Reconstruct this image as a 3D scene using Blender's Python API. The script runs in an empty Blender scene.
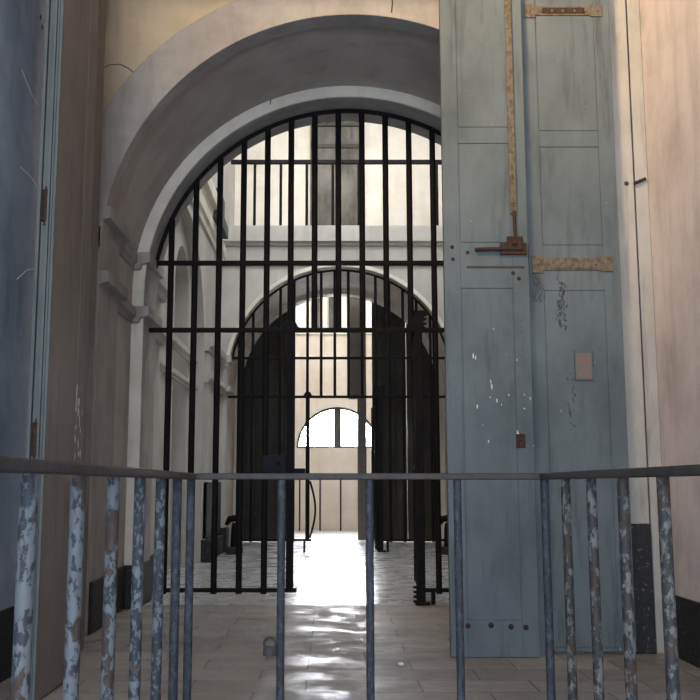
import bpy, bmesh, math, random
from mathutils import Vector
random.seed(7)
S = bpy.context.scene
C = S.collection
PI = math.pi

# ------------------------------------------------------------------ mesh helpers
class MB:
    """collects shapes in world coordinates; build() links them as ONE mesh object"""
    def __init__(self):
        self.v = []; self.f = []; self.sm = []
    def add(self, vs, fs, smooth=False):
        n = len(self.v)
        self.v += [tuple(p) for p in vs]
        self.f += [tuple(i + n for i in f) for f in fs]
        self.sm += [smooth] * len(fs)
        return self
    def box(self, x0, x1, y0, y1, z0, z1, ch=0.0):
        x0, x1 = min(x0, x1), max(x0, x1); y0, y1 = min(y0, y1), max(y0, y1); z0, z1 = min(z0, z1), max(z0, z1)
        if ch <= 0:
            vs = [(x, y, z) for z in (z0, z1) for (x, y) in ((x0, y0), (x1, y0), (x1, y1), (x0, y1))]
            return self.add(vs, [(3, 2, 1, 0), (4, 5, 6, 7), (0, 1, 5, 4), (1, 2, 6, 5), (2, 3, 7, 6), (3, 0, 4, 7)])
        bm = bmesh.new()
        bmesh.ops.create_cube(bm, size=1)
        for q in bm.verts:
            q.co = Vector(((x0 + x1) / 2 + q.co.x * (x1 - x0), (y0 + y1) / 2 + q.co.y * (y1 - y0), (z0 + z1) / 2 + q.co.z * (z1 - z0)))
        bmesh.ops.bevel(bm, geom=bm.edges[:], offset=ch, segments=2, profile=0.5, affect='EDGES')
        bm.verts.index_update()
        self.add([q.co for q in bm.verts], [[q.index for q in f.verts] for f in bm.faces])
        bm.free()
        return self
    def tube(self, pts, r, n=10, caps=True):
        pts = [Vector(p) for p in pts]
        rs = r if isinstance(r, (list, tuple)) else [r] * len(pts)
        vs = []; fs = []
        t0 = (pts[1] - pts[0]).normalized()
        a = t0.orthogonal().normalized()
        for i, p in enumerate(pts):
            t = (pts[min(i + 1, len(pts) - 1)] - pts[max(i - 1, 0)]).normalized()
            a = (a - t * a.dot(t)).normalized(); b = t.cross(a)
            for k in range(n):
                w = 2 * PI * k / n
                vs.append(p + (a * math.cos(w) + b * math.sin(w)) * rs[i])
        for i in range(len(pts) - 1):
            for k in range(n):
                fs.append((i * n + k, i * n + (k + 1) % n, (i + 1) * n + (k + 1) % n, (i + 1) * n + k))
        self.add(vs, fs, True)
        if caps:
            m = len(pts) - 1
            self.add(vs[:n], [tuple(reversed(range(n)))]); self.add(vs[m * n:], [tuple(range(n))])
        return self
    def ball(self, c, r, sx=1, sy=1, sz=1, n=12):
        bm = bmesh.new(); bmesh.ops.create_uvsphere(bm, u_segments=n, v_segments=max(6, n // 2), radius=r)
        bm.verts.index_update()
        self.add([(c[0] + q.co.x * sx, c[1] + q.co.y * sy, c[2] + q.co.z * sz) for q in bm.verts], [[q.index for q in f.verts] for f in bm.faces], True)
        bm.free(); return self
    def prism(self, prof, fn, d0, d1):
        """profile polygon (u,w) swept from d0 to d1; fn(u,w,d) -> xyz"""
        n = len(prof)
        vs = [fn(u, w, d0) for u, w in prof] + [fn(u, w, d1) for u, w in prof]
        fs = [tuple(range(n)), tuple(reversed(range(n, 2 * n)))]
        fs += [(i, (i + 1) % n, n + (i + 1) % n, n + i) for i in range(n)]
        return self.add(vs, fs)
    def archwall(self, u0, u1, z0, z1, d0, d1, cu, zc, R, fn, n=48):
        """solid wall u0..u1, z0..z1, thickness d0..d1 with a round-headed hole down to z0"""
        arc = [(cu - R * math.cos(PI * i / n), zc + R * math.sin(PI * i / n)) for i in range(n + 1)]
        def slab(p):
            self.prism(p, fn, d0, d1)
        zc = max(zc, z0)
        if cu - R > u0: slab([(u0, z0), (cu - R, z0), (cu - R, zc), (cu - R, z1), (u0, z1)])
        if cu + R < u1: slab([(cu + R, z0), (u1, z0), (u1, z1), (cu + R, z1), (cu + R, zc)])
        vs = []; fs = []
        for d in (d0, d1):
            for (u, z) in arc: vs.append(fn(u, z, d))
            for (u, z) in arc: vs.append(fn(u, z1, d))
        m = n + 1
        for i in range(n):
            fs.append((i, i + 1, m + i + 1, m + i))
            fs.append((2 * m + i, 3 * m + i, 3 * m + i + 1, 2 * m + i + 1))
            fs.append((m + i, m + i + 1, 3 * m + i + 1, 3 * m + i))
        self.add(vs, fs)
        # soffit, smooth
        sv = [fn(u, z, d0) for u, z in arc] + [fn(u, z, d1) for u, z in arc]
        self.add(sv, [(i, m + i, m + i + 1, i + 1) for i in range(n)], True)
        return self
    def ring(self, cx, zc, r0, r1, y0, y1, a0=0.0, a1=PI, n=56, clamp=None):
        vs = []; fs = []
        for i in range(n + 1):
            a = a0 + (a1 - a0) * i / n
            for (r, y) in ((r0, y0), (r1, y0), (r1, y1), (r0, y1)):
                x = cx - r * math.cos(a); z = zc + r * math.sin(a)
                if clamp: x = min(max(x, clamp[0]), clamp[1])
                vs.append((x, y, z))
        for i in range(n):
            for k in range(4):
                fs.append((i * 4 + k, i * 4 + (k + 1) % 4, i * 4 + 4 + (k + 1) % 4, i * 4 + 4 + k))
        fs.append((3, 2, 1, 0)); fs.append((n * 4, n * 4 + 1, n * 4 + 2, n * 4 + 3))
        return self.add(vs, fs)
    def build(self, name, mat, parent=None, bevel=0.0):
        o0 = Vector(parent.get('_o', (0, 0, 0))) if parent else Vector((0, 0, 0))
        me = bpy.data.meshes.new(name)
        me.from_pydata([Vector(p) - o0 for p in self.v], [], self.f)
        me.polygons.foreach_set('use_smooth', self.sm)
        bm = bmesh.new(); bm.from_mesh(me)
        bmesh.ops.recalc_face_normals(bm, faces=bm.faces[:]); bm.to_mesh(me); bm.free()
        me.materials.append(mat)
        o = bpy.data.objects.new(name, me); C.objects.link(o)
        if parent:
            o.parent = parent; o['_o'] = tuple(o0)
        else:
            o['_o'] = (0.0, 0.0, 0.0)
        if bevel:
            b = o.modifiers.new('bevel', 'BEVEL'); b.width = bevel; b.segments = 2; b.limit_method = 'ANGLE'; b.angle_limit = math.radians(50)
        return o

def thing(name, label, cat, loc=(0, 0, 0), group=None, kind=None):
    o = bpy.data.objects.new(name, None); C.objects.link(o)
    o.location = loc; o['_o'] = tuple(float(q) for q in loc)
    o.empty_display_size = 0.1
    return tag(o, label, cat, group, kind)
def tag(o, label, cat, group=None, kind=None):
    o['label'] = label; o['category'] = cat
    if group: o['group'] = group
    if kind: o['kind'] = kind
    return o
def struct(o, label, cat):
    return tag(o, label, cat, None, 'structure')

FY = lambda u, z, d: (u, d, z)      # wall facing the camera: u = x, d = y
FX = lambda u, z, d: (d, u, z)      # side wall: u = y, d = x

# ------------------------------------------------------------------ materials
class N:
    def __init__(self, name):
        self.m = bpy.data.materials.new(name); self.m.use_nodes = True
        self.t = self.m.node_tree; self.b = self.t.nodes['Principled BSDF']
        g = self.t.nodes.new('ShaderNodeNewGeometry'); self.pos = g.outputs['Position']
    def n(self, ty, **k):
        q = self.t.nodes.new(ty)
        for a, v in k.items(): setattr(q, a, v)
        return q
    def l(self, a, b): self.t.links.new(a, b)
    def mapped(self, scale=(1, 1, 1), loc=(0, 0, 0), rot=(0, 0, 0)):
        q = self.n('ShaderNodeMapping'); self.l(self.pos, q.inputs[0])
        q.inputs['Scale'].default_value = scale; q.inputs['Location'].default_value = loc; q.inputs['Rotation'].default_value = rot
        return q.outputs[0]
    def noise(self, scale, detail=6, rough=.6, vec=None, dist=0.0):
        q = self.n('ShaderNodeTexNoise'); q.inputs['Scale'].default_value = scale
        q.inputs['Detail'].default_value = detail; q.inputs['Roughness'].default_value = rough; q.inputs['Distortion'].default_value = dist
        self.l(vec if vec else self.pos, q.inputs['Vector']); return q.outputs['Fac']
    def ramp(self, fac, stops):
        q = self.n('ShaderNodeValToRGB'); e = q.color_ramp.elements
        while len(e) < len(stops): e.new(.5)
        for i, (p, c) in enumerate(stops):
            e[i].position = p; e[i].color = (*c, 1) if len(c) == 3 else c
        self.l(fac, q.inputs[0]); return q.outputs[0]
    def mask(self, fac, a, b):
        q = self.n('ShaderNodeMapRange'); q.clamp = True
        q.inputs[1].default_value = a; q.inputs[2].default_value = b
        self.l(fac, q.inputs[0]); return q.outputs[0]
    def mul(self, a, b):
        q = self.n('ShaderNodeMath', operation='MULTIPLY')
        self.l(a, q.inputs[0])
        if isinstance(b, (int, float)): q.inputs[1].default_value = b
        else: self.l(b, q.inputs[1])
        return q.outputs[0]
    def mix(self, fac, a, b):
        q = self.n('ShaderNodeMix', data_type='RGBA')
        if isinstance(fac, (int, float)): q.inputs[0].default_value = fac
        else: self.l(fac, q.inputs[0])
        for s, i in ((a, 6), (b, 7)):
            if isinstance(s, tuple): q.inputs[i].default_value = (*s, 1)
            else: self.l(s, q.inputs[i])
        return q.outputs[2]
    def bump(self, h, strength=.3, dist=.02, prev=None):
        q = self.n('ShaderNodeBump'); q.inputs['Strength'].default_value = strength; q.inputs['Distance'].default_value = dist
        self.l(h, q.inputs['Height'])
        if prev: self.l(prev, q.inputs['Normal'])
        return q.outputs[0]
    def done(self, col, rough=.8, nrm=None, metal=0.0, spec=None):
        if isinstance(col, tuple): self.b.inputs['Base Color'].default_value = (*col, 1)
        else: self.l(col, self.b.inputs['Base Color'])
        if isinstance(rough, (int, float)): self.b.inputs['Roughness'].default_value = rough
        else: self.l(rough, self.b.inputs['Roughness'])
        self.b.inputs['Metallic'].default_value = metal
        if spec is not None: self.b.inputs['Specular IOR Level'].default_value = spec
        if nrm: self.l(nrm, self.b.inputs['Normal'])
        return self.m

def plaster(name, lo, mid, hi, scale=1.1, streak=.35, rough=.85, spec=.25):
    k = N(name)
    big = k.noise(scale, 8, .65)
    col = k.ramp(big, [(.3, lo), (.5, mid), (.7, hi)])
    st = k.noise(3.0, 5, .6, k.mapped((1.6, 1.6, .22)))
    col = k.mix(k.mul(k.mask(st, .5, .75), streak), col, tuple(c * .62 for c in lo))
    fine = k.noise(34, 4, .7)
    col = k.mix(k.mul(k.mask(fine, .62, .75), .25), col, tuple(min(1, c * 1.35) for c in hi))
    return k.done(col, rough, k.bump(k.noise(9, 9, .7), .35, .012), spec=spec)

def paint_door(name, lo, mid, hi, scuff=(.62, .65, .64), wood=(.16, .12, .09)):
    k = N(name)
    col = k.ramp(k.noise(1.7, 8, .65, k.mapped((1, 1, .6))), [(.3, lo), (.5, mid), (.72, hi)])
    st = k.noise(5, 6, .65, k.mapped((2.6, 2.6, .25)))
    col = k.mix(k.mul(k.mask(st, .54, .70), .6), col, tuple(c * .62 for c in lo))
    chips = k.noise(16, 5, .75, k.mapped((1.3, 1.3, .5), (3.1, 0, 1.7)))
    col = k.mix(k.mul(k.mask(chips, .69, .735), .8), col, scuff)
    bare = k.noise(19, 7, .75, k.mapped((1.5, 1.5, .45), (7.7, 2, 5)))
    col = k.mix(k.mul(k.mask(bare, .70, .74), .85), col, wood)
    grain = k.noise(26, 4, .6, k.mapped((3, 3, .12)))
    return k.done(col, k.mask(big_r(k), -.4, 1.0), k.bump(grain, .16, .006), spec=.28)
def big_r(k): return k.noise(2.2, 4, .6)

def iron(name, base, hi, rust=(.10, .045, .022), amount=(.60, .70), rough=.55, spec=.4, scale=14):
    k = N(name)
    col = k.ramp(k.noise(scale, 6, .65), [(.35, base), (.68, hi)])
    col = k.mix(k.mask(k.noise(scale * 1.4, 6, .6, k.mapped((1, 1, .7), (4, 2, 9))), *amount), col, rust)
    return k.done(col, rough, k.bump(k.noise(50, 5, .7), .3, .004), spec=spec)

def peeling(name, under, paint, rust, cover=(.44, .47), rusty=(.585, .605)):
    """old paint flaking off iron in islands"""
    k = N(name)
    p = k.noise(56, 7, .7, k.mapped((1, 1, .6)))
    col = k.mix(k.mask(p, *cover), under, paint)
    r = k.noise(24, 6, .6, k.mapped((1, 1, .6), (5, 1, 3)))
    col = k.mix(k.mask(r, *rusty), col, rust)
    h = k.mix(k.mask(p, *cover), (0, 0, 0), (1, 1, 1))
    return k.done(col, .62, k.bump(h, .5, .003), spec=.35)

def flagstones(name, tint, rough0, rough1, mort=.45, spec=.5, cv=.18, mot=.45, fine=.3, pm=(.35, .68), bm_=.5, bw=.66, bh=.33, var=.5):
    k = N(name)
    v = k.mapped((1, 1, 1), (.13, .06, 0))
    w = k.n('ShaderNodeVectorMath', operation='ADD')
    wob = k.n('ShaderNodeVectorMath', operation='SCALE'); wob.inputs['Scale'].default_value = .02
    nz = k.n('ShaderNodeTexNoise'); nz.inputs['Scale'].default_value = 2.5; k.l(k.pos, nz.inputs['Vector'])
    k.l(nz.outputs['Color'], wob.inputs[0]); k.l(v, w.inputs[0]); k.l(wob.outputs[0], w.inputs[1])
    br = k.n('ShaderNodeTexBrick'); k.l(w.outputs[0], br.inputs['Vector'])
    a = tuple(c * (1 - cv) for c in tint); b = tuple(c * (1 + cv) for c in tint)
    br.inputs['Color1'].default_value = (*a, 1); br.inputs['Color2'].default_value = (*b, 1)
    br.inputs['Mortar'].default_value = (*[c * mort for c in tint], 1)
    br.inputs['Scale'].default_value = 1; br.inputs['Mortar Size'].default_value = .006; br.inputs['Mortar Smooth'].default_value = .3
    br.inputs['Brick Width'].default_value = bw; br.inputs['Row Height'].default_value = bh; br.offset = .43
    col = k.mix(k.mul(k.mask(k.noise(2.2, 8, .7), .4, .7), mot), br.outputs['Color'], tuple(c * .6 for c in tint))
    col = k.mix(k.mul(k.mask(k.noise(20, 6, .7), .55, .75), fine), col, tuple(min(1, c * 1.5) for c in tint))
    inv = k.n('ShaderNodeMath', operation='SUBTRACT'); inv.inputs[0].default_value = 1; k.l(br.outputs['Fac'], inv.inputs[1])
    nb = k.bump(inv.outputs[0], bm_, .006)
    nb = k.bump(k.noise(3.2, 4, .55), var, .02, nb)
    q = k.n('ShaderNodeMapRange'); q.inputs[1].default_value = pm[0]; q.inputs[2].default_value = pm[1]
    q.inputs[3].default_value = rough0; q.inputs[4].default_value = rough1
    k.l(k.noise(3.0, 6, .65), q.inputs[0])
    return k.done(col, q.outputs[0], nb, spec=spec)

M = {}
M['plaster_room'] = plaster('grey room plaster', (.24, .28, .34), (.35, .40, .48), (.47, .52, .59), 1.8, .6)
M['plaster_right'] = plaster('worn pinkish plaster', (.44, .39, .385), (.57, .515, .51), (.66, .60, .595), 1.6, .45)
M['plaster_cream'] = plaster('cream plaster', (.37, .305, .215), (.48, .405, .29), (.55, .475, .355), 1.8, .35)
M['plaster_brown'] = plaster('brown grey vault plaster', (.40, .362, .335), (.50, .455, .42), (.58, .53, .495), 1.5, .4)
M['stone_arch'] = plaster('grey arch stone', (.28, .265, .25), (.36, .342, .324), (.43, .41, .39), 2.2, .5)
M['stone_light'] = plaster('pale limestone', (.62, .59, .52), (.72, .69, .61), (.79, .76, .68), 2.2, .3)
M['plaster_hall'] = plaster('pale hall plaster', (.42, .405, .375), (.50, .485, .455), (.57, .555, .525), 1.0, .3)
M['plaster_gallery'] = plaster('warm gallery plaster', (.56, .52, .45), (.65, .61, .54), (.72, .68, .61), 1.2, .2)
M['plaster_far'] = plaster('beige far hall plaster', (.55, .49, .42), (.63, .57, .50), (.69, .64, .57), 1.2, .2)
M['dado'] = peeling('black tarred skirting', (.16, .155, .145), (.016, .017, .02), (.03, .026, .022), (.36, .40), (.62, .66))
M['ceiling'] = plaster('dim ceiling plaster', (.3, .28, .25), (.36, .34, .31), (.4, .38, .35))
M['door_blue'] = paint_door('blue grey door paint', (.074, .094, .104), (.110, .137, .150), (.145, .173, .187))
M['door_brown'] = paint_door('brown grey door paint', (.135, .12, .108), (.165, .148, .133), (.195, .175, .158), (.33, .31, .29), (.13, .11, .095))
M['door_edge'] = paint_door('green grey edge paint', (.09, .102, .10), (.125, .14, .137), (.16, .175, .17), (.4, .42, .42))
M['door_dark'] = paint_door('dark shutter paint', (.035, .034, .03), (.05, .048, .042), (.07, .067, .058), (.12, .12, .11), (.03, .025, .02))
M['post_white'] = paint_door('flaking white frame paint', (.28, .268, .245), (.39, .376, .345), (.47, .456, .43), (.62, .61, .58), (.15, .12, .1))
M['iron_black'] = iron('black iron', (.005, .005, .006), (.010, .010, .012), (.012, .009, .008), (.60, .72), .7, .12)
M['iron_blue'] = iron('blue black lock iron', (.010, .014, .022), (.018, .024, .034), (.03, .02, .015), (.62, .7), .7, .12)
M['iron_rail'] = iron('rusty brown rail iron', (.018, .015, .014), (.038, .032, .029), (.045, .026, .019), (.52, .66), .6, .35, 20)
M['iron_rust'] = iron('rusted strap iron', (.12, .105, .075), (.17, .16, .13), (.095, .062, .04), (.45, .66), .8, .2, 26)
M['iron_deep_rust'] = iron('deep brown rusted iron', (.035, .024, .018), (.065, .044, .034), (.045, .022, .014), (.5, .6), .85, .2, 30)
M['bar_pale'] = peeling('pale blue peeling bar paint', (.024, .026, .03), (.096, .105, .110), (.042, .027, .021), (.44, .485), (.55, .575))
M['bar_mid'] = peeling('half peeled bar paint', (.026, .029, .033), (.115, .128, .137), (.07, .045, .035), (.50, .55), (.62, .65))
M['bar_dark'] = peeling('dark blue grey bar paint', (.022, .025, .031), (.050, .057, .068), (.035, .034, .028), (.48, .58), (.63, .67))
M['bar_olive'] = peeling('flaked grey bar paint', (.024, .024, .024), (.115, .112, .102), (.042, .027, .02), (.50, .55), (.56, .6))
M['floor_near'] = flagstones('brown grey flagstones', (.30, .28, .265), .29, .74, spec=.40, pm=(.36, .62), var=.26)
M['floor_hall'] = flagstones('polished grey flagstones', (.38, .385, .39), .25, .31, mort=.82, cv=.04, mot=.2, fine=.0, bm_=.0, var=.006)
M['floor_far'] = flagstones('pale far flagstones', (.5, .49, .47), .3, .5, var=.12)
M['wood'] = paint_door('weathered wood', (.05, .047, .04), (.10, .093, .08), (.18, .17, .145), (.35, .34, .3), (.05, .04, .03))
M['crack'] = N('dark crack').done((.05, .042, .036), .9)
M['crack_brown'] = N('brown plaster crack').done((.17, .13, .09), .9)
M['scrib'] = N('charcoal scribble').done((.06, .065, .07), .9)
k = N('faded red painted patch')
cc = k.mix(k.mask(k.noise(22, 6, .65, k.mapped((1, 1, 1), (2, 0, 3))), .46, .58), (.125, .138, .14), (.22, .115, .085))
M['red'] = k.done(cc, .8)
M['metal_stop'] = iron('grey iron stop', (.05, .05, .05), (.12, .12, .12))
g = N('window glass'); nt = g.t
tr = nt.nodes.new('ShaderNodeBsdfTransparent'); gl = nt.nodes.new('ShaderNodeBsdfGlossy'); gl.inputs['Roughness'].default_value = .03
mx = nt.nodes.new('ShaderNodeMixShader'); mx.inputs[0].default_value = .06
nt.links.new(tr.outputs[0], mx.inputs[1]); nt.links.new(gl.outputs[0], mx.inputs[2])
nt.links.new(mx.outputs[0], nt.nodes['Material Output'].inputs[0]); M['glass'] = g.m

# ------------------------------------------------------------------ layout constants (metres)
CX, ZC = .19, 3.03                 # axis of the passage, arch centre height
R1, RN, RB = 2.02, 2.07, 2.14      # arch rib radii, barrel radius
XL, XR = CX - RB, CX + RB
YA0, YA1, YA2, YA3 = 7.6, 7.78, 9.2, 9.85        # first archway
YB0, YB1, YB2, YB3 = 16.7, 17.0, 19.2, 19.5      # second archway
YF = 25.0
OUT = .45

# ------------------------------------------------------------------ floor and ceilings
struct(MB().box(XL - OUT, XR + OUT, -2.4, 9.46, -.2, 0).build('floor', M['floor_near']), 'brown grey flagstone floor of the near room around the iron railing', 'floor')
struct(MB().box(XL - OUT, XR + OUT, 9.468, YB3, -.2, -.004).build('floor_hall', M['floor_hall']), 'polished grey flagstone floor between the two iron grilles', 'floor')
struct(MB().box(XL - OUT, XR + OUT, YB3, YF + .4, -.2, .0).build('floor_rear', M['floor_far']), 'pale stone floor under the bright half round window', 'floor')
struct(MB().box(XL - OUT, XR + OUT, -2.4, YA0, 6.8, 7.0).build('ceiling', M['ceiling']), 'dim plaster ceiling of the near room', 'ceiling')
struct(MB().box(XL - OUT, XR + OUT, YA0, 19.3, 9.6, 9.8).build('ceiling_hall', M['ceiling']), 'high ceiling over the hall with the gallery', 'ceiling')
struct(MB().box(XL - OUT, XR + OUT, 19.3, YF + .4, 8.2, 8.4).build('ceiling_rear', M['ceiling']), 'ceiling over the far bright room', 'ceiling')

# ------------------------------------------------------------------ near room walls
struct(MB().box(XL - .4, XL, -2.4, YA0, 0, 6.8).build('wall_left', M['plaster_room']), 'scuffed blue grey plaster wall at left edge behind the folded door', 'wall')
struct(MB().box(XR + .025, XR + .425, -2.4, YA0, 0, 6.8).build('wall_right', M['plaster_right']), 'worn pinkish plaster wall at the right edge, orange lit at top', 'wall')
wb = MB()
wb.box(XL - .4, -1.5, -2.4, -2.2, 0, 6.8).box(.9, XR + .425, -2.4, -2.2, 0, 6.8).box(-1.5, .9, -2.4, -2.2, 3.0, 3.7).box(-1.5, .9, -2.4, -2.2, 5.3, 6.8)  # assumed doorway, plus an upper opening added for the warm fill lamp
struct(wb.build('wall_back', M['plaster_room']), 'wall with an assumed entrance doorway behind the viewpoint', 'wall')
struct(MB().box(XL, XL + .02, -2.2, YA0, 0, .415).build('baseboard_left', M['dado'], bevel=.006), 'black painted skirting on the left wall behind the railing', 'skirting')
struct(MB().box(XR + .005, XR + .025, -2.2, YA0, 0, .41).build('baseboard_right', M['dado'], bevel=.006), 'black painted skirting at foot of the pinkish right wall', 'skirting')

wl = bpy.data.objects['wall_left']
for pts, rr in (([(5.765, 3.13), (5.96, 3.14), (6.23, 3.10)], .006), ([(5.80, 2.42), (5.98, 2.52), (6.2, 2.58)], .004), ([(5.7, 3.75), (5.9, 3.68), (6.05, 3.66)], .004)):
    MB().tube([(XL, y, z) for y, z in pts], rr, 5).build('scratch', M['stone_light'], wl)
for y, z in ((6.02, 4.27), (6.06, 4.22)):
    MB().ball((XL, y, z), .016, .4, 1, 1.2, 8).build('peg_hole', M['crack'], wl)
# wall with the first arch: cream wall, grey archivolt, near rib
wf = struct(MB().archwall(XL - .4, XR + .4, 0, 9.6, YA0, YA1, CX, ZC, RN, FY).build('wall_front', M['plaster_cream']), 'cream plaster wall above the big grey arch', 'wall')
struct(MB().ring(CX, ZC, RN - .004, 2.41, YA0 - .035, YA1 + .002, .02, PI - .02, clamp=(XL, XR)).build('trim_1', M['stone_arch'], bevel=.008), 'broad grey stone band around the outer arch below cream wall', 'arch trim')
# cracks in the cream wall and in the archivolt
def crack(name, pts, mat, parent, r=.004):
    return MB().tube(pts, r, 5).build(name, mat, parent)
crack('crack', [(-1.93, 7.597, 4.62), (-1.86, 7.597, 4.66), (-1.77, 7.597, 4.665), (-1.70, 7.597, 4.63), (-1.62, 7.597, 4.56), (-1.57, 7.597, 4.575)], M['crack_brown'], wf, .005)
crack('crack', [(-1.90, 7.597, 3.97), (-1.885, 7.597, 4.05), (-1.90, 7.597, 4.1), (-1.87, 7.597, 4.13)], M['crack_brown'], wf, .012)
crack('crack', [(.52, 7.562, 5.11), (.53, 7.562, 5.2), (.522, 7.562, 5.28), (.54, 7.562, 5.40)], M['crack'], bpy.data.objects['trim_1'], .005)
# the vaulted passage between near rib and grille
struct(MB().archwall(XL - .4, XR + .4, 0, 9.6, YA1, YA2, CX, ZC, RB, FY, 72).build('wall_passage', M['plaster_brown']), 'brown grey vault and side walls of the passage before the first grille', 'wall')
# inner rib holding the grille: pale face, grey soffit
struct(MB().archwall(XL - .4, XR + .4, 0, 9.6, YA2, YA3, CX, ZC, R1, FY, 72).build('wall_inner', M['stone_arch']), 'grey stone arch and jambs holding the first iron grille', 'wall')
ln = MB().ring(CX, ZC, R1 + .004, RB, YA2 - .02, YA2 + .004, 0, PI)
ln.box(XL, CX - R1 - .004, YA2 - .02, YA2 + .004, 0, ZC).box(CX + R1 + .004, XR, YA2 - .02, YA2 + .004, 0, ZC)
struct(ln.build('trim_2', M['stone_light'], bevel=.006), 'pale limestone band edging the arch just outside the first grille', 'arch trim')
crack('crack', [(-.62, 9.19, 4.93), (-.60, 9.18, 5.0), (-.615, 9.178, 5.06)], M['crack'], bpy.data.objects['trim_2'], .006)

def mould(mb, side, x, proj, y0, y1, z0, z1):
    """string course with a stepped and sloped underside; side=-1 left wall (x grows inward)"""
    s = -side
    h = z1 - z0
    prof = [(0, z0), (proj * .45, z0), (proj * .55, z0 + h * .3), (proj, z0 + h * .42), (proj, z1), (0, z1)]
    mb.prism(prof, lambda u, w, d: (x + s * u, d, w), y0, y1)
for side, nm in ((-1, 'trim_3'), (1, 'trim_4')):
    s = -side
    xw = XL if side < 0 else XR
    t = MB()
    t.box(xw, xw + s * .0745, YA0 - .035, YA1 + .002, 0, 3.28)
    t.box(xw, xw + s * .07, YA1, 8.28, 0, 3.28)                           # near pilaster (behind the rib)
    for (z0, z1) in ((3.25, 3.42), (2.72, 2.88)):
        mould(t, side, xw, .15, YA0 - .045, 8.33, z0, z1)
        mould(t, side, xw, .06, 8.33, YA2 - .08, z0, z1 - .02)
        mould(t, side, xw, .18, YA2 - .08, YA3 + .05, z0, z1)
    struct(t.build(nm, M['stone_arch'], bevel=.005), 'grey stone impost mouldings on the %s of the arched passage' % ('left wall' if side < 0 else 'right wall, behind the blue door'), 'moulding')
    b = MB()
    b.box(xw + s * .0, xw + s * .10, YA0 - .02, 8.32, 0, .40)
    b.box(xw, xw + s * .03, 8.32, YA2 - .06, 0, .40)
    b.box(xw, xw + s * .15, YA2 - .06, YA3 + .03, 0, .40)
    struct(b.build('baseboard_passage_%s' % ('left' if side < 0 else 'right'), M['dado'], bevel=.012), 'black painted plinth along the passage wall %s' % ('on the left behind the peeling bars' if side < 0 else 'on the right hidden by the blue door'), 'skirting')

# ------------------------------------------------------------------ hall between the grilles
YH0, YH1 = YA3, YB0
hw = MB().archwall(YH0, YH1, 0, 9.6, XL - .15, XL, 12.7, 3.0, 1.9, FX, 48)
hw = struct(hw.build('wall_hall_left', M['plaster_hall']), 'pale grey hall wall with a big blind arch seen through the left bars', 'wall')
rb = MB().archwall(YH0, YH1, 0, 9.6, XL - .4, XL - .15, 13.25, 3.9, .62, FX, 32)
rb.build('recess', M['plaster_hall'], hw)
MB().box(XL - .5, XL - .4, YH0, YH1, 0, 9.6).build('niche_back', M['plaster_brown'], hw)
struct(MB().box(XR, XR + .4, YH0, YH1, 0, 9.6).build('wall_hall_right', M['plaster_hall']), 'pale hall wall hidden behind the blue door', 'wall')
t = MB()
for (y0, y1) in ((YH0 + .06, 10.75), (14.65, YH1)):
    for (z0, z1) in ((3.22, 3.42), (2.72, 2.88)): mould(t, -1, XL, .13, y0, y1, z0, z1)
for (z0, z1) in ((2.95, 3.1), (2.55, 2.66)): mould(t, -1, XL - .15, .07, 10.85, 14.55, z0, z1)
t.box(XL, XL + .06, 14.7, 15.3, 0, 3.2)
struct(t.build('trim_5', M['plaster_hall'], bevel=.005), 'pale impost mouldings along the hall wall behind the left bars', 'moulding')
t = MB(); mould(t, -1, XL, .16, YH0 + .01, 14.74, 5.38, 5.75); mould(t, -1, XL, .08, YH0 + .01, YH1, 5.07, 5.38)
struct(t.build('trim_6', M['stone_light'], bevel=.006), 'sloping line of pale cornice on the left hall wall below gallery level', 'cornice')
t = MB().box(XL, XL + .16, 14.6, 15.36, 0, .33)
t.box(XL, XL + .07, 14.7, YH1 - .1, 0.33, 1.2).box(XL, XL + .12, 15.36, YH1 - .1, 0, .30).box(XL, XL + .03, YH0 + .05, 10.75, 0, .4)
struct(t.build('baseboard_hall', M['dado'], bevel=.012), 'black painted plinth and dado at the foot of the left hall wall', 'skirting')

# second archway: wall, lip, barrel, inner rib
struct(MB().archwall(XL - .4, XR + .4, 0, 5.75, YB0, YB1, CX, ZC, R1, FY, 64).build('wall_second', M['plaster_hall']), 'pale grey wall around the second arch beyond the first grille', 'wall')
struct(MB().ring(CX, ZC, R1 - .02, R1 + .05, YB0 - .04, YB0 + .02, .1, PI - .1).build('trim_7', M['stone_light'], bevel=.008), 'thin pale lip around the edge of the second arch', 'arch trim')
struct(MB().archwall(XL - .4, XR + .4, 0, 5.75, YB1, YB2, CX, ZC, RB - .02, FY, 64).build('wall_second_passage', M['plaster_brown']), 'brown vault of the second passage between grille and dark doors', 'wall')
struct(MB().archwall(XL - .4, XR + .4, 0, 5.75, YB2, YB3, CX, ZC, R1, FY, 64).build('wall_second_inner', M['stone_light']), 'pale inner rib of second arch above the dark doors', 'wall')
t = MB()
for side in (-1, 1):
    xw = XL if side < 0 else XR
    for (z0, z1) in ((3.22, 3.42), (2.72, 2.88)): mould(t, side, xw, .2, YB0 - .08, YB1 + .05, z0, z1)
struct(t.build('trim_8', M['plaster_hall'], bevel=.005), 'pale impost blocks at the springing of the second arch', 'moulding')
t = MB()
for side in (-1, 1):
    xw = XL if side < 0 else XR
    t.box(xw, xw - side * .17, YB0 - .05, YB1 + .03, 0, .42)
struct(t.build('baseboard_second', M['dado'], bevel=.012), 'black painted plinths at the feet of the second arch', 'skirting')

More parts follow.
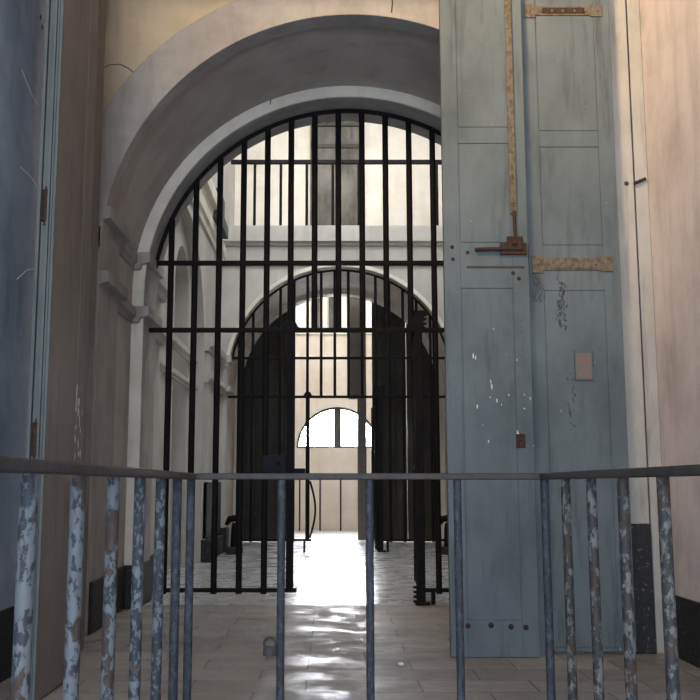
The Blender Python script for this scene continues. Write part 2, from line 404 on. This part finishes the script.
# gallery above the second arch
t = MB()
fn = lambda u, w, d: (d, YB0 - u, w)
t.prism([(0, 5.40), (.10, 5.40), (.12, 5.45), (.16, 5.47), (.16, 5.75), (0, 5.75)], fn, XL, XR)
t.prism([(0, 5.07), (.05, 5.07), (.07, 5.36), (.07, 5.40), (0, 5.40)], fn, XL, XR)
struct(t.build('trim_9', M['plaster_hall'], bevel=.006), 'pale stepped cornice band under the gallery balustrade', 'cornice')
struct(MB().box(XL - .4, XR + .4, YB0, 19.3, 5.75, 5.80).build('floor_gallery', M['floor_far']), 'stone floor of the gallery above the second arch', 'floor')
struct(MB().box(XL - .4, XR + .4, 18.8, 19.3, 5.8, 9.6).build('wall_gallery', M['plaster_gallery']), 'warm cream wall behind the gallery balustrade', 'wall')
struct(MB().box(XL - .4, XL, YB0, 18.8, 5.8, 9.6).build('wall_gallery_left', M['plaster_hall']), 'pale side wall at the left end of the gallery', 'wall')
struct(MB().box(XR, XR + .4, YB0, 18.8, 5.8, 9.6).build('wall_gallery_right', M['plaster_hall']), 'pale side wall at the right end of gallery', 'wall')
d3 = thing('door_3', 'weathered grey wooden door in the cream wall behind the gallery balustrade', 'door', (.15, 18.78, 5.8), kind='structure')
MB().box(-.30, .60, 18.73, 18.8, 5.8, 8.0, .004).box(-.30, .12, 18.715, 18.73, 5.84, 7.55, .004).box(.17, .60, 18.715, 18.73, 5.84, 7.55, .004).build('door_leaf', M['wood'], d3)
fr = MB().box(-.40, -.30, 18.70, 18.8, 5.8, 8.55).box(.60, .70, 18.70, 18.8, 5.8, 8.55).box(-.40, .70, 18.70, 18.8, 8.0, 8.08).box(-.40, .70, 18.70, 18.8, 8.47, 8.55)
fr.build('door_frame', M['door_dark'], d3)
MB().box(-.30, .60, 18.75, 18.8, 8.08, 8.47).build('overpanel', M['wood'], d3)
gb = thing('gallery_balustrade', 'black iron balustrade on the gallery above the second arch', 'balustrade', (CX, 16.9, 5.8))
MB().box(-1.83, XR, 16.87, 16.93, 7.02, 7.10, .008).build('handrail', M['iron_black'], gb)
MB().box(-1.83, XR, 16.885, 16.915, 5.82, 5.85).build('bottom_rail', M['iron_black'], gb)
for i in range(9):
    x = -1.385 + .479 * i
    if x > XR - .05: break
    MB().tube([(x, 16.9, 5.80), (x, 16.9, 7.05)], .026, 8).build('baluster', M['iron_black'], gb)
M['slate'] = plaster('dark slate stone', (.09, .095, .10), (.13, .135, .14), (.17, .175, .18), 3, .3)
st = MB().box(XL + .002, XL + .18, 14.75, 15.5, 5.385, 5.88, .01).box(XL + .002, XL + .18, 15.51, 16.1, 5.385, 5.60, .01)
struct(st.build('trim_16', M['slate'], bevel=.006), 'dark stepped stone blocks at the end of the cornice on the left hall wall', 'stone block')

# ------------------------------------------------------------------ far room with the lunette
struct(MB().box(XL - .4, XL, YB3, YF, 0, 8.2).build('wall_rear_left', M['plaster_far']), 'beige side wall on the left of the far bright room', 'wall')
struct(MB().box(XR, XR + .4, YB3, YF, 0, 8.2).build('wall_rear_right', M['plaster_far']), 'beige side wall of far room hidden behind the dark door', 'wall')
LX, LZ, LR = .20, 2.11, 1.08
wr = MB().box(XL - .4, XR + .4, YF, YF + .3, 0, LZ)
wr.archwall(XL - .4, XR + .4, LZ, 5.2, YF, YF + .3, LX, LZ, LR, FY, 40)
struct(wr.build('wall_rear', M['plaster_far']), 'beige end wall holding the bright half round window', 'wall')
struct(MB().box(XL - .4, XR + .4, YF + .9, YF + 1.1, 5.2, 8.2).build('wall_rear_upper', M['plaster_gallery']), 'pale recessed wall high above the half round window', 'wall')
struct(MB().box(XL - .4, XR + .4, YF + .3, YF + 1.1, 5.1, 5.2).build('floor_ledge', M['plaster_gallery']), 'floor of the recess high above half round window', 'floor')
struct(MB().box(XL, XR, YF - .06, YF + .02, 5.12, 5.24).build('trim_10', M['stone_light'], bevel=.01), 'pale ledge above half round window', 'cornice')
up = MB()
for x in (-.62, -.17, .33, .8):
    up.box(x - .09, x + .09, YF + .05, YF + .25, 5.2, 8.2, .01)
struct(up.build('trim_11', M['stone_light']), 'pale posts standing on the ledge high above the half round window', 'post')
for i, x in enumerate((-.40, .08)):
    tag(MB().box(x - .11, x + .11, YF + .80, YF + .895, 5.2, 7.2, .01).box(x - .09, x + .09, YF + .78, YF + .8, 5.3, 6.2).build('wooden_shutter', M['wood']),
        'narrow brown wooden shutter high above the window, %s of the pair' % ('left' if i == 0 else 'right'), 'shutter', 'shutters above the half round window')
w1 = thing('window_1', 'bright half round window at the far end glowing with daylight', 'window', (LX, YF + .12, LZ), kind='structure')
f = MB().ring(LX, LZ, LR - .06, LR + .0, YF + .06, YF + .16, 0, PI, 40).box(LX - LR, LX + LR, YF + .06, YF + .16, LZ, LZ + .05)
f.build('window_frame', M['door_dark'], w1)
MB().box(LX - .09, LX + .09, YF + .05, YF + .17, LZ + .02, LZ + LR - .03, .01).build('mullion', M['door_dark'], w1)
for a in (40, 66, 114, 140):
    a = math.radians(a)
    MB().tube([(LX + .62 * math.cos(a), YF + .11, LZ + .62 * math.sin(a)), (LX + (LR - .03) * math.cos(a), YF + .11, LZ + (LR - .03) * math.sin(a))], .013, 6).build('glazing_bar', M['door_dark'], w1)
pn = MB(); n = 32
pv = [(LX - (LR - .05) * math.cos(PI * i / n), YF + .11, LZ + .03 + (LR - .06) * math.sin(PI * i / n)) for i in range(n + 1)]
pn.add(pv, [tuple(range(n + 1))]); pn.build('pane', M['glass'], w1)
fr_ = thing('iron_railing', 'low distant iron railing in front of the beige wall below the half round window', 'railing', (.2, 24.4, 0))
MB().box(-1.30, 1.77, 24.37, 24.43, 1.28, 1.32, .006).build('rail', M['iron_black'], fr_)
for i in range(6):
    x = -1.31 + .52 * i + .02
    MB().tube([(x, 24.4, 0), (x, 24.4, 1.29)], .022, 8).build('bar', M['iron_rail'], fr_)

# dark door leaves behind the second arch
def plank_leaf(name, x0, x1, y, z1, parent, n=4):
    m = MB(); w = (x1 - x0) / n
    for i in range(n):
        m.box(x0 + i * w + .006, x0 + (i + 1) * w - .006, y, y + .05, .03, z1, .004)
    m.box(x0, x1, y + .05, y + .08, .03, z1)
    for z in (.5, 2.6, z1 - .5): m.box(x0 + .02, x1 - .02, y - .02, y, z, z + .14, .004)
    return m.build(name, M['door_dark'], parent)
d4 = thing('door_4', 'dark planked door leaf left of the bright gap behind second grille', 'door', (-1.25, 19.6, 0), kind='structure')
plank_leaf('door_panel', -1.93, -1.34, 19.60, 5.2, d4, 3); plank_leaf('door_panel', -1.33, -.735, 19.60, 5.2, d4, 3)
d5 = thing('door_5', 'dark planked door leaf right of the bright gap behind second grille', 'door', (1.5, 19.6, 0), kind='structure')
plank_leaf('door_panel', .875, 1.58, 19.60, 5.2, d5, 3); plank_leaf('door_panel', 1.59, 2.31, 19.60, 5.2, d5, 3)
# narrow return panel standing open on the right, wider at its top
rp = MB()
lo, hi_ = (.58, 20.05), (.765, 20.0)
def pv_(a, b, z0, z1):
    (xa, ya), (xb, yb) = a, b
    rp.add([(xa, ya, z0), (xb, yb, z0), (xb, yb + .05, z0), (xa, ya + .05, z0), (xa, ya, z1), (xb, yb, z1), (xb, yb + .05, z1), (xa, ya + .05, z1)],
           [(3, 2, 1, 0), (4, 5, 6, 7), (0, 1, 5, 4), (1, 2, 6, 5), (2, 3, 7, 6), (3, 0, 4, 7)])
pv_(lo, hi_, .02, 2.95); pv_((.39, 20.05), hi_, 2.95, 5.2)
d6 = struct(rp.build('door_6', M['door_brown']), 'brown return panel of the far door, wider at the top, beside the bright gap', 'door')

# ------------------------------------------------------------------ iron grilles with arched tops
def grille(name, label, Y, R, zb, bar_r, knob=False):
    g = thing(name, label, 'grille', (CX, Y, 0))
    I = M['iron_black']
    arc = MB().ring(CX, ZC, R - .035, R, Y - .018, Y + .018, .16, PI - .16, 64)
    arc.build('arch_band', I, g)
    ztop = lambda x: ZC + math.sqrt(max(.001, (R - .02) ** 2 - (x - CX) ** 2))
    gx0, gx1 = -.395, .885                                   # gate opening
    MB().box(CX - R + .03, CX + R - .03, Y - .028, Y + .028, 3.375, 3.42, .006).build('rail', I, g)
    MB().box(CX - R - .01, CX + R + .01, Y - .028, Y + .028, 2.68, 2.725, .006).build('rail', I, g)
    MB().box(CX - R + .12, gx0 + .07, Y - .022, Y + .022, zb - .02, zb + .02, .006).build('bottom_rail', I, g)
    MB().box(gx1 + .04, CX + R - .12, Y - .022, Y + .022, zb - .02, zb + .02, .006).build('bottom_rail', I, g)
    x = -1.625
    for i in range(15):
        xi = x + .2445 * i
        low = zb if (xi < gx0 + .03 or xi > gx1 + .05) else 2.69
        if abs(xi - gx0) < .05: low = 2.7
        if low > 2: low = 2.69
        MB().tube([(xi, Y, low - .035 if low < 2 else low), (xi, Y, ztop(xi))], bar_r, 10).build('bar', I, g)
    # left gate post with flared head
    p = MB().box(gx0 - .036, gx0 + .036, Y - .036, Y + .036, zb - .02, 2.70, .006).build('post', I, g)
    h = MB(); pr = [(-.13, 0), (.20, 0), (.075, .04), (.045, .095), (-.02, .11), (-.05, .085), (-.075, .04)]
    h.prism(pr, lambda u, w, d: (gx0 + u, d, 2.69 + w), Y - .03, Y + .03)
    h.build('finial', I, p)
    # lock case between the last bar and the post
    lb = MB().box(gx0 - .275, gx0 - .04, Y - .05, Y + .03, 1.27, 1.44, .008).build('lock_box', M['iron_blue'], g)
    MB().tube([(gx0 - .12, Y - .056, 1.36), (gx0 - .12, Y - .045, 1.36)], .022, 12).build('keyhole', I, lb)
    # right post with its toothed head and foot stubs
    p2 = MB().box(gx1 - .03, gx1 + .045, Y - .036, Y + .036, 0, 2.70, .006).build('post', I, g)
    cr = MB()
    cp = [(-.15, 0), (.11, 0), (.055, .045), (.095, .07), (.05, .085), (.10, .12), (.055, .13), (.11, .165), (.095, .195), (.03, .205), (-.02, .17), (-.055, .12), (-.075, .05)]
    cr.prism(cp, lambda u, w, d: (gx1 + u, d, 2.70 + w), Y - .035, Y + .035)
    cr.build('finial', I, p2)
    MB().box(gx1 + .10, gx1 + .14, Y - .02, Y + .02, -.004, zb, .004).build('foot', I, g)
    for i in range(4): MB().box(gx1 - .075, gx1 - .031, Y - .05, Y + .0, .02 + .045 * i, .042 + .045 * i, .004).build('tooth', I, p2)
    MB().box(gx1 - .06, gx1 + .085, Y - .10, Y - .037, .0, .03, .006).build('pivot_shoe', I, p2)
    if knob:
        MB().box(gx0 - .07, gx0 - .03, Y - .02, Y + .02, -.004, zb, .004).build('foot', I, g)
    return g
grille('iron_grille', 'tall black arched iron grille across the first archway', 9.5, 2.015, .135, .031)
grille('iron_grille', 'smaller looking black arched iron grille beyond the hall, under the gallery', 16.85, 1.99, .2, .026, True)

def gate(label, Y, X, dx):
    """open gate leaf seen edge on, hinged on the right post of the grille"""
    g = thing('iron_gate', label, 'gate', (X, Y, 0))
    I = M['iron_black']; L = 1.12
    P = lambda s, z: (X + dx * s, Y + s, z)
    def beam(a0, a1, w, z0, z1, nm, par=g):
        (x0, y0, _), (x1, y1, _) = P(a0, 0), P(a1, 0)
        return MB().add([(x0 - w, y0, z0), (x0 + w, y0, z0), (x1 + w, y1, z0), (x1 - w, y1, z0), (x0 - w, y0, z1), (x0 + w, y0, z1), (x1 + w, y1, z1), (x1 - w, y1, z1)],
                        [(3, 2, 1, 0), (4, 5, 6, 7), (0, 1, 5, 4), (1, 2, 6, 5), (2, 3, 7, 6), (3, 0, 4, 7)]).build(nm, I, par)
    beam(.115, .175, .034, .03, 2.66, 'hinge_post'); beam(L - .05, L, .03, .12, 2.6, 'lock_post')
    tr_ = beam(.12, L, .022, 2.55, 2.60, 'top_rail'); beam(.12, L, .022, .13, .17, 'bottom_rail'); beam(.12, L, .022, 1.32, 1.36, 'middle_rail')
    for i in range(1, 5):
        s = .10 + (L - .12) * i / 5
        MB().tube([P(s, .14), P(s, 2.60)], .02, 8).build('bar', I, g)
    # toothed crest: leaning leaf shaped spikes along the top and teeth at the foot
    cr = MB()
    for i in range(5):
        s = .19 + .05 * i
        x, y, _ = P(s, 0); z = 2.66 + .075 * i * .6
        cr.tube([(x, y, z - .05), (x + .01, y, z + .05), (x + .065, y - .01, z + .095)], [.05, .04, .012], 8)
    cr.tube([P(.19, 2.55), P(.19, 2.80), P(.25, 2.93)], [.06, .055, .03], 8)
    cr.build('crest', I, g)
    return g
gate('open black iron gate leaf seen edge on at the right post of the first grille', 9.44, .875, .06)
gate('open black iron gate leaf seen edge on at right post of the farther grille', 16.9, .83, -.02)

# small iron bollards at the feet of the second arch, a bowed iron bracket by its gate post
for sx, nm in ((-1, 'beside the left foot of the second arch'), (1, 'beside the right foot of second arch')):
    x = CX + sx * 1.80
    b = thing('iron_bollard', 'squat black iron guard %s' % nm, 'bollard', (x, 16.35, 0), 'guards at the second arch')
    MB().box(x - .13, x + .13, 16.2, 16.46, -.004, .12, .02).build('base', M['dado'], b)
    MB().tube([(x, 16.33, .10), (x, 16.33, .42), (x, 16.33, .52)], [.07, .06, .04], 10).build('stem', M['iron_black'], b)
    MB().tube([(x - .15, 16.33, .48), (x - .09, 16.33, .58), (x + .05, 16.33, .60), (x + .14, 16.33, .54)], [.03, .06, .06, .03], 10).build('head', M['iron_black'], b)
hb = MB().tube([(-.35 + .09 * math.sin(PI * i / 12), 17.02, 1.2 - .95 * i / 12) for i in range(13)], .018, 8)
hb.tube([(-.35, 16.89, 1.2), (-.35, 17.02, 1.2)], .018, 8).tube([(-.35, 16.89, .25), (-.35, 17.02, .25)], .018, 8)
tag(hb.build('pull_bar', M['iron_black']), 'thin bowed iron bar beside the gate post of the farther grille', 'handle')

# ------------------------------------------------------------------ the big folding doors of the near room
H = 5.35
def panel(name, mat, x0, x1, y0, y1, z0, z1, parent, rails=(2.53, 2.86), bev=.004, axis='x'):
    """one framed leaf: stiles, rails and slightly sunken fields on the y0 side"""
    m = MB()
    def bx(a, b, c, d, e, f_, ch=0):
        if axis == 'x': m.box(a, b, c, d, e, f_, ch)
        else: m.box(c, d, a, b, e, f_, ch)
    sg = 1 if y1 > y0 else -1
    bx(x0, x1, y0 + sg * .007, y1, z0, z1)
    sw = .115
    bx(x0, x0 + sw, y0, y0 + sg * .007, z0, z1, .003); bx(x1 - sw, x1, y0, y0 + sg * .007, z0, z1, .003)
    zs = [(z0, z0 + .24), (rails[0], rails[1]), (3.60, 3.72), (z1 - .22, z1)]
    for (a, b) in zs: bx(x0 + sw + .0003, x1 - sw - .0003, y0, y0 + sg * .007, a, b, .003)
    edges = [z0 + .24, rails[0], rails[1], 3.60, 3.72, z1 - .22]
    for i in range(0, 6, 2):
        bx(x0 + sw + .005, x1 - sw - .005, y0 + sg * .0015, y0 + sg * .008, edges[i] + .005, edges[i + 1] - .005, .002)
    return m.build(name, mat, parent)
d1 = thing('door_1', 'tall blue grey folding door with rusty bolt and straps on the right', 'door', (1.43, 6.66, 0), kind='structure')
pa = panel('door_panel', M['door_blue'], .812, 1.412, 6.60, 6.66, .004, H, d1)
pb = panel('door_panel', M['door_blue'], 1.416, 2.082, 6.672, 6.73, .03, H, d1)
def rivets(mb, pts, y, r=.016):
    for (x, z) in pts: mb.ball((x, y, z), r, 1, .5, 1, 10)
# long bolt on the first panel
bl = MB().box(1.288, 1.336, 6.582, 6.602, 3.07, H - .02, .004)
rivets(bl, [(1.312, 3.15 + .19 * i) for i in range(11)], 6.582, .010)
bl = bl.build('bolt_strap', M['iron_rust'], d1)
MB().tube([(1.318, 6.585, 2.80), (1.316, 6.585, 3.09)], .013, 10).build('bolt_rod', M['iron_deep_rust'], d1)
lt = MB().box(1.21, 1.40, 6.578, 6.602, 2.77, 2.855, .006).tube([(1.03, 6.578, 2.805), (1.33, 6.578, 2.815)], .014, 10)
lt.box(1.255, 1.37, 6.565, 6.58, 2.80, 2.90, .005).ball((1.31, 6.562, 2.85), .02)
lt.build('latch', M['iron_deep_rust'], d1)
lb = MB().box(.97, 1.38, 6.5965, 6.6005, 2.675, 2.69).build('crack', M['crack'], d1)
rv = MB(); rivets(rv, [(.87, 2.83), (.875, 2.74), (.98, 2.79), (1.30, 2.64), (1.34, 2.60)], 6.599, .014); rv.build('rivet', M['iron_deep_rust'], d1)
rv = MB(); rivets(rv, [(.93, .21), (1.085, .215), (1.22, .205), (1.32, .20)], 6.599, .019); rv.build('rivet', M['iron_deep_rust'], d1)
# straps on the second panel
for (z0, z1, xa, xb) in ((2.675, 2.765, 1.45, 2.03), (4.62, 4.69, 1.45, 2.03)):
    s_ = MB().box(xa, xb, 6.664, 6.674, z0, z1, .003)
    s_.box(xa - .0, xa + .08, 6.662, 6.672, z0 - .02, z1 + .02, .003).box(xb - .09, xb, 6.662, 6.672, z0 - .01, z1 + .01, .003)
    rivets(s_, [(xa + .04 + (xb - xa - .08) * i / 6, (z0 + z1) / 2) for i in range(7)], 6.663, .012)
    s_.build('strap_hinge', M['iron_rust'], d1)
    for (cxp, w) in ((1.74, .16),): MB().box(cxp - w, cxp + w, 6.660, 6.668, z0 + .012, z1 - .012, .002).build('rust_plate', M['iron_deep_rust' if z0 > 4 else 'iron_rust'], d1)
MB().box(1.412, 1.428, 6.655, 6.675, 2.64, 2.86, .003).build('hinge_knuckle', M['iron_deep_rust'], d1)
# lock plate with keyhole, faded red patch with drawn frame
lp = MB().box(1.288, 1.352, 6.590, 6.602, 1.405, 1.50, .004).build('lock_plate', M['iron_deep_rust'], d1)
MB().tube([(1.32, 6.585, 1.46), (1.32, 6.592, 1.46)], .011, 10).box(1.314, 1.326, 6.585, 6.592, 1.425, 1.46).build('keyhole', M['crack'], lp)
random.seed(3)
ro = MB().box(1.742, 1.852, 6.6705, 6.673, 1.895, 2.075)
ro.build('painted_patch', M['red'], d1)
MB().box(1.73, 1.733, 6.669, 6.674, 1.88, 2.10).box(1.73, 1.86, 6.669, 6.674, 1.878, 1.883).box(1.862, 1.865, 6.669, 6.674, 1.98, 2.09).build('pencil_frame', M['crack'], d1)
def scribble(name, x, z, w, h, n, r, y):
    """loose charcoal handwriting too worn to read: short curled strokes"""
    m = MB()
    for i in range(n):
        q = i / max(1, n - 1)
        px_ = x + w * random.uniform(-.42, .42); pz_ = z + h * (.5 - q) + random.uniform(-.02, .02)
        a = random.uniform(0, 2 * PI); turn = random.uniform(-1.3, 1.3); l_ = w * random.uniform(.08, .26)
        pts = []
        for j in range(4):
            pts.append((px_, y, pz_)); px_ += l_ * math.cos(a) * .5; pz_ += l_ * math.sin(a); a += turn
        m.tube(pts, r * random.uniform(.6, 1.3), 4)
    return m.build(name, M['scrib'], d1)
scribble('scribble', 1.655, 2.43, .07, .33, 60, .0035, 6.6715)
scribble('scribble', 1.475, 2.55, .10, .17, 60, .0035, 6.6715)
scribble('scribble', 1.70, 1.72, .06, .40, 22, .003, 6.6715)
scribble('scribble', 1.36, 2.20, .03, .36, 14, .0022, 6.5995)
scribble('scribble', .875, 1.78, .03, .22, 9, .0022, 6.5995)
# paint chips and drips, bottom kick board edge
ch = MB()
for i in range(16):
    ch.ball((1.0 + .36 * random.random(), 6.6005, 1.35 + .8 * random.random()), .003 + .003 * random.random(), 1, .2, 1 + 3 * random.random() ** 2, 6)
ch.build('paint_fleck', M['stone_light'], d1)
MB().box(1.45, 2.04, 6.664, 6.674, .06, .30, .003).build('kick_board', M['door_blue'], d1)

# door frame posts on the right, with black feet
ft = thing('trim_12', 'flaking white door frame post with tarred black foot beside the blue door', 'door frame', (2.2, 6.8, 0), kind='structure')
MB().box(2.108, 2.24, 6.76, 6.92, .88, 5.45, .006).build('post', M['post_white'], ft)
MB().box(2.104, 2.244, 6.755, 6.925, 0, .88, .008).build('post_foot', M['dado'], ft)
MB().ball((2.185, 6.76, 3.35), .018, 1, .4, 1).build('bolt_hole', M['crack'], ft)
ft2 = thing('trim_13', 'narrow pale strip between the white post and the pinkish wall', 'door frame', (2.28, 6.8, 0), kind='structure')
MB().box(2.256, XR + .023, 6.78, 6.95, .0, 5.45, .006).build('post', M['post_white'], ft2)
MB().tube([(2.24, 6.76, 3.35), (2.33, 6.77, 3.39)], .012, 6).build('nail', M['iron_deep_rust'], ft2)
struct(MB().box(XL + .002, -1.74, 6.76, 6.95, 0, 5.45, .006).build('trim_14', M['door_brown']), 'brown door frame post hidden behind the folded door on the left', 'door frame')
struct(MB().box(XL + .002, XR - .002, 6.74, 6.96, 5.46, 5.7, .01).build('trim_15', M['door_brown']), 'timber head beam over the big folding doors, above the view', 'lintel')

# folded door on the left: two leaves folded flat together, parallel to the wall
d2 = thing('door_2', 'brown folding door standing open along the left wall, grey green edge with rusty hinges', 'door', (-1.56, 5.6, 0), kind='structure')
lf = MB().box(-1.605, -1.560, 5.225, 6.00, .012, H).box(-1.560, -1.555, 5.225, 5.80, .012, H, .002).box(-1.560, -1.555, 5.812, 6.00, .012, H, .002)
lf.build('door_panel', M['door_brown'], d2)
MB().box(-1.662, -1.612, 5.265, 6.02, .012, H, .003).build('door_panel', M['door_brown'], d2)
e = MB().box(-1.606, -1.590, 5.205, 5.224, .012, H, .003).box(-1.586, -1.574, 5.210, 5.224, .012, H, .003).box(-1.571, -1.5545, 5.203, 5.224, .012, H, .003)
e.build('edge_strip', M['door_edge'], d2)
e2 = MB().box(-1.640, -1.612, 5.235, 5.264, .012, H, .004).box(-1.664, -1.644, 5.222, 5.264, .012, H, .004)
e2.build('edge_strip', M['door_edge'], d2)
for z in (1.40, 2.72, 4.6):
    hg = MB().tube([(-1.612, 5.222, z - .09), (-1.612, 5.222, z + .09)], .021, 10).tube([(-1.612, 5.222, z - .11), (-1.612, 5.222, z + .11)], .010, 8)
    hg.box(-1.64, -1.59, 5.221, 5.226, z - .08, z + .08)
    hg.build('hinge', M['iron_deep_rust'], d2)
wc = MB()
random.seed(12)
for i in range(26):
    y = 5.80 + .16 * random.random(); z = 1.32 + .42 * random.random()
    wc.ball((-1.5545, y, z), .004 + .006 * random.random(), .12, .7, 3.2, 6)
wc.build('paint_fleck', M['stone_light'], d2)

# ------------------------------------------------------------------ the railing pen in front
rl = thing('iron_railing', 'near rusty iron railing with peeling blue grey bars, open toward the viewer', 'railing', (.13, 3.29, 0))
X0, X1, Y1 = -.476, .736, 3.29
def rail(pts_, nm='rail'):
    (xa, ya), (xb, yb) = pts_
    if abs(xa - xb) < .01: b = MB().box(xa - .021, xa + .021, ya, yb, 1.168, 1.190, .004)
    else: b = MB().box(xa, xb, ya - .021, ya + .021, 1.168, 1.190, .004)
    o = b.build(nm, M['iron_rail'], rl); return o
rail(((X0 - .021, Y1), (X1 + .021, Y1)))
rail(((X0, .95), (X0, Y1 - .0215))); rail(((X1, .95), (X1, Y1 - .0215)))
def rbar(x, y, mat, r=.0145):
    MB().tube([(x, y, 0), (x, y, .4), (x, y, .8), (x, y, 1.169)], r, 14).build('bar', mat, rl)
mats_l = ['bar_dark', 'bar_dark', 'bar_mid', 'bar_mid', 'bar_pale', 'bar_pale', 'bar_pale', 'bar_pale']
for k in range(8): rbar(X0, Y1 - .295 * k, M[mats_l[k]])
for k in range(1, 4): rbar(-.467 + .301 * k, Y1, M['bar_dark'], .0135)
for k in range(8): rbar(X1, Y1 - .2925 * k, M['bar_olive' if k else 'bar_dark'])

# small things on the floor
sp = thing('floor_stop', 'small round iron stop on the flagstones behind the railing', 'door stop', (-.41, 6.72, 0))
MB().tube([(-.41, 6.72, 0), (-.41, 6.72, .055)], [.05, .045], 14).build('base', M['metal_stop'], sp)
rgv = [(-.41 + .04 * math.cos(2 * PI * i / 16), 6.715, .075 + .04 * math.sin(2 * PI * i / 16)) for i in range(17)]
MB().tube(rgv, .010, 6).build('ring', M['metal_stop'], sp)
tag(MB().ball((.455, 6.32, .012), .02, 1.0, .8, .6, 8).build('plaster_chip', M['stone_light']), 'tiny white plaster chip on the floor before the blue door', 'chip')

# ------------------------------------------------------------------ light
def area(name, loc, target, sx, sy, power, col, spread=180):
    L = bpy.data.lights.new(name, 'AREA'); L.shape = 'RECTANGLE'; L.size = sx; L.size_y = sy; L.energy = power; L.color = col; L.spread = math.radians(spread)
    o = bpy.data.objects.new(name, L); C.objects.link(o); o.location = loc
    o.rotation_euler = (Vector(target) - Vector(loc)).to_track_quat('-Z', 'Y').to_euler()
    return o
area('assumed entrance daylight', (-.3, -2.1, 1.5), (-.3, 6, 1.5), 2.3, 2.9, 230, (.68, .82, 1.0))  # lamp in the doorway assumed behind the viewpoint
area('high rear fill', (-.3, -2.1, 4.5), (0, 8, 4.6), 2.0, 1.4, 150, (1.0, .86, .68))  # unseen warm lamp, added to brighten the vault and the pale band
area('warm high fill', (-1.2, 3.2, 6.35), (1.8, 6.9, 5.1), 1.2, .9, 110, (1.0, .70, .40), 90)  # added warm lamp hung below the ceiling; no window stands there
area('hall ceiling fill', (.19, 13.0, 9.5), (.19, 13.2, 0), 3.0, 4.5, 300, (.98, .985, 1.0))  # added lamp under the closed ceiling; the skylight is assumed, none is built
area('gallery fill', (.19, 14.2, 9.3), (.19, 18.8, 7.0), 3.0, .8, 88, (1.0, .97, .92), 90)  # added lamp hung in the hall to brighten the gallery; no opening there
area('rear room fill', (.19, 22.0, 8.1), (.19, 22.6, 0), 3.0, 3.0, 250, (1.0, .97, .93))  # added lamp to brighten the far room; the ceiling above is closed
W = bpy.data.worlds.new('sky'); S.world = W; W.use_nodes = True
wt = W.node_tree; bg = wt.nodes['Background']
tc = wt.nodes.new('ShaderNodeTexCoord'); sep = wt.nodes.new('ShaderNodeSeparateXYZ'); wt.links.new(tc.outputs['Generated'], sep.inputs[0])
mr = wt.nodes.new('ShaderNodeMapRange'); mr.inputs[1].default_value = -.1; mr.inputs[2].default_value = .8
mr.inputs[3].default_value = 3.0; mr.inputs[4].default_value = 75.0; wt.links.new(sep.outputs['Y'], mr.inputs[0])
cr_ = wt.nodes.new('ShaderNodeMix'); cr_.data_type = 'RGBA'
m2 = wt.nodes.new('ShaderNodeMapRange'); m2.inputs[1].default_value = -.1; m2.inputs[2].default_value = .8; wt.links.new(sep.outputs['Y'], m2.inputs[0])
cr_.inputs[6].default_value = (.5, .7, 1, 1); cr_.inputs[7].default_value = (.88, .94, 1, 1)
wt.links.new(m2.outputs[0], cr_.inputs[0]); wt.links.new(cr_.outputs[2], bg.inputs[0]); wt.links.new(mr.outputs[0], bg.inputs[1])

# ------------------------------------------------------------------ camera
cam = bpy.data.cameras.new('camera'); co = bpy.data.objects.new('camera', cam); C.objects.link(co)
co.location = (0, 0, 1.15); co.rotation_euler = (PI / 2 + math.atan(135 / 950), 0, 0)
cam.sensor_width = 36; cam.lens = 950 / 700 * 36; cam.shift_x = 20 / 700
cam.clip_start = .05; cam.clip_end = 200
S.camera = co
S.view_settings.view_transform = 'Standard'; S.view_settings.look = 'None'
S.view_settings.exposure = 0; S.view_settings.gamma = 1; S.view_settings.use_curve_mapping = False
for o in S.objects:
    if '_o' in o: del o['_o']
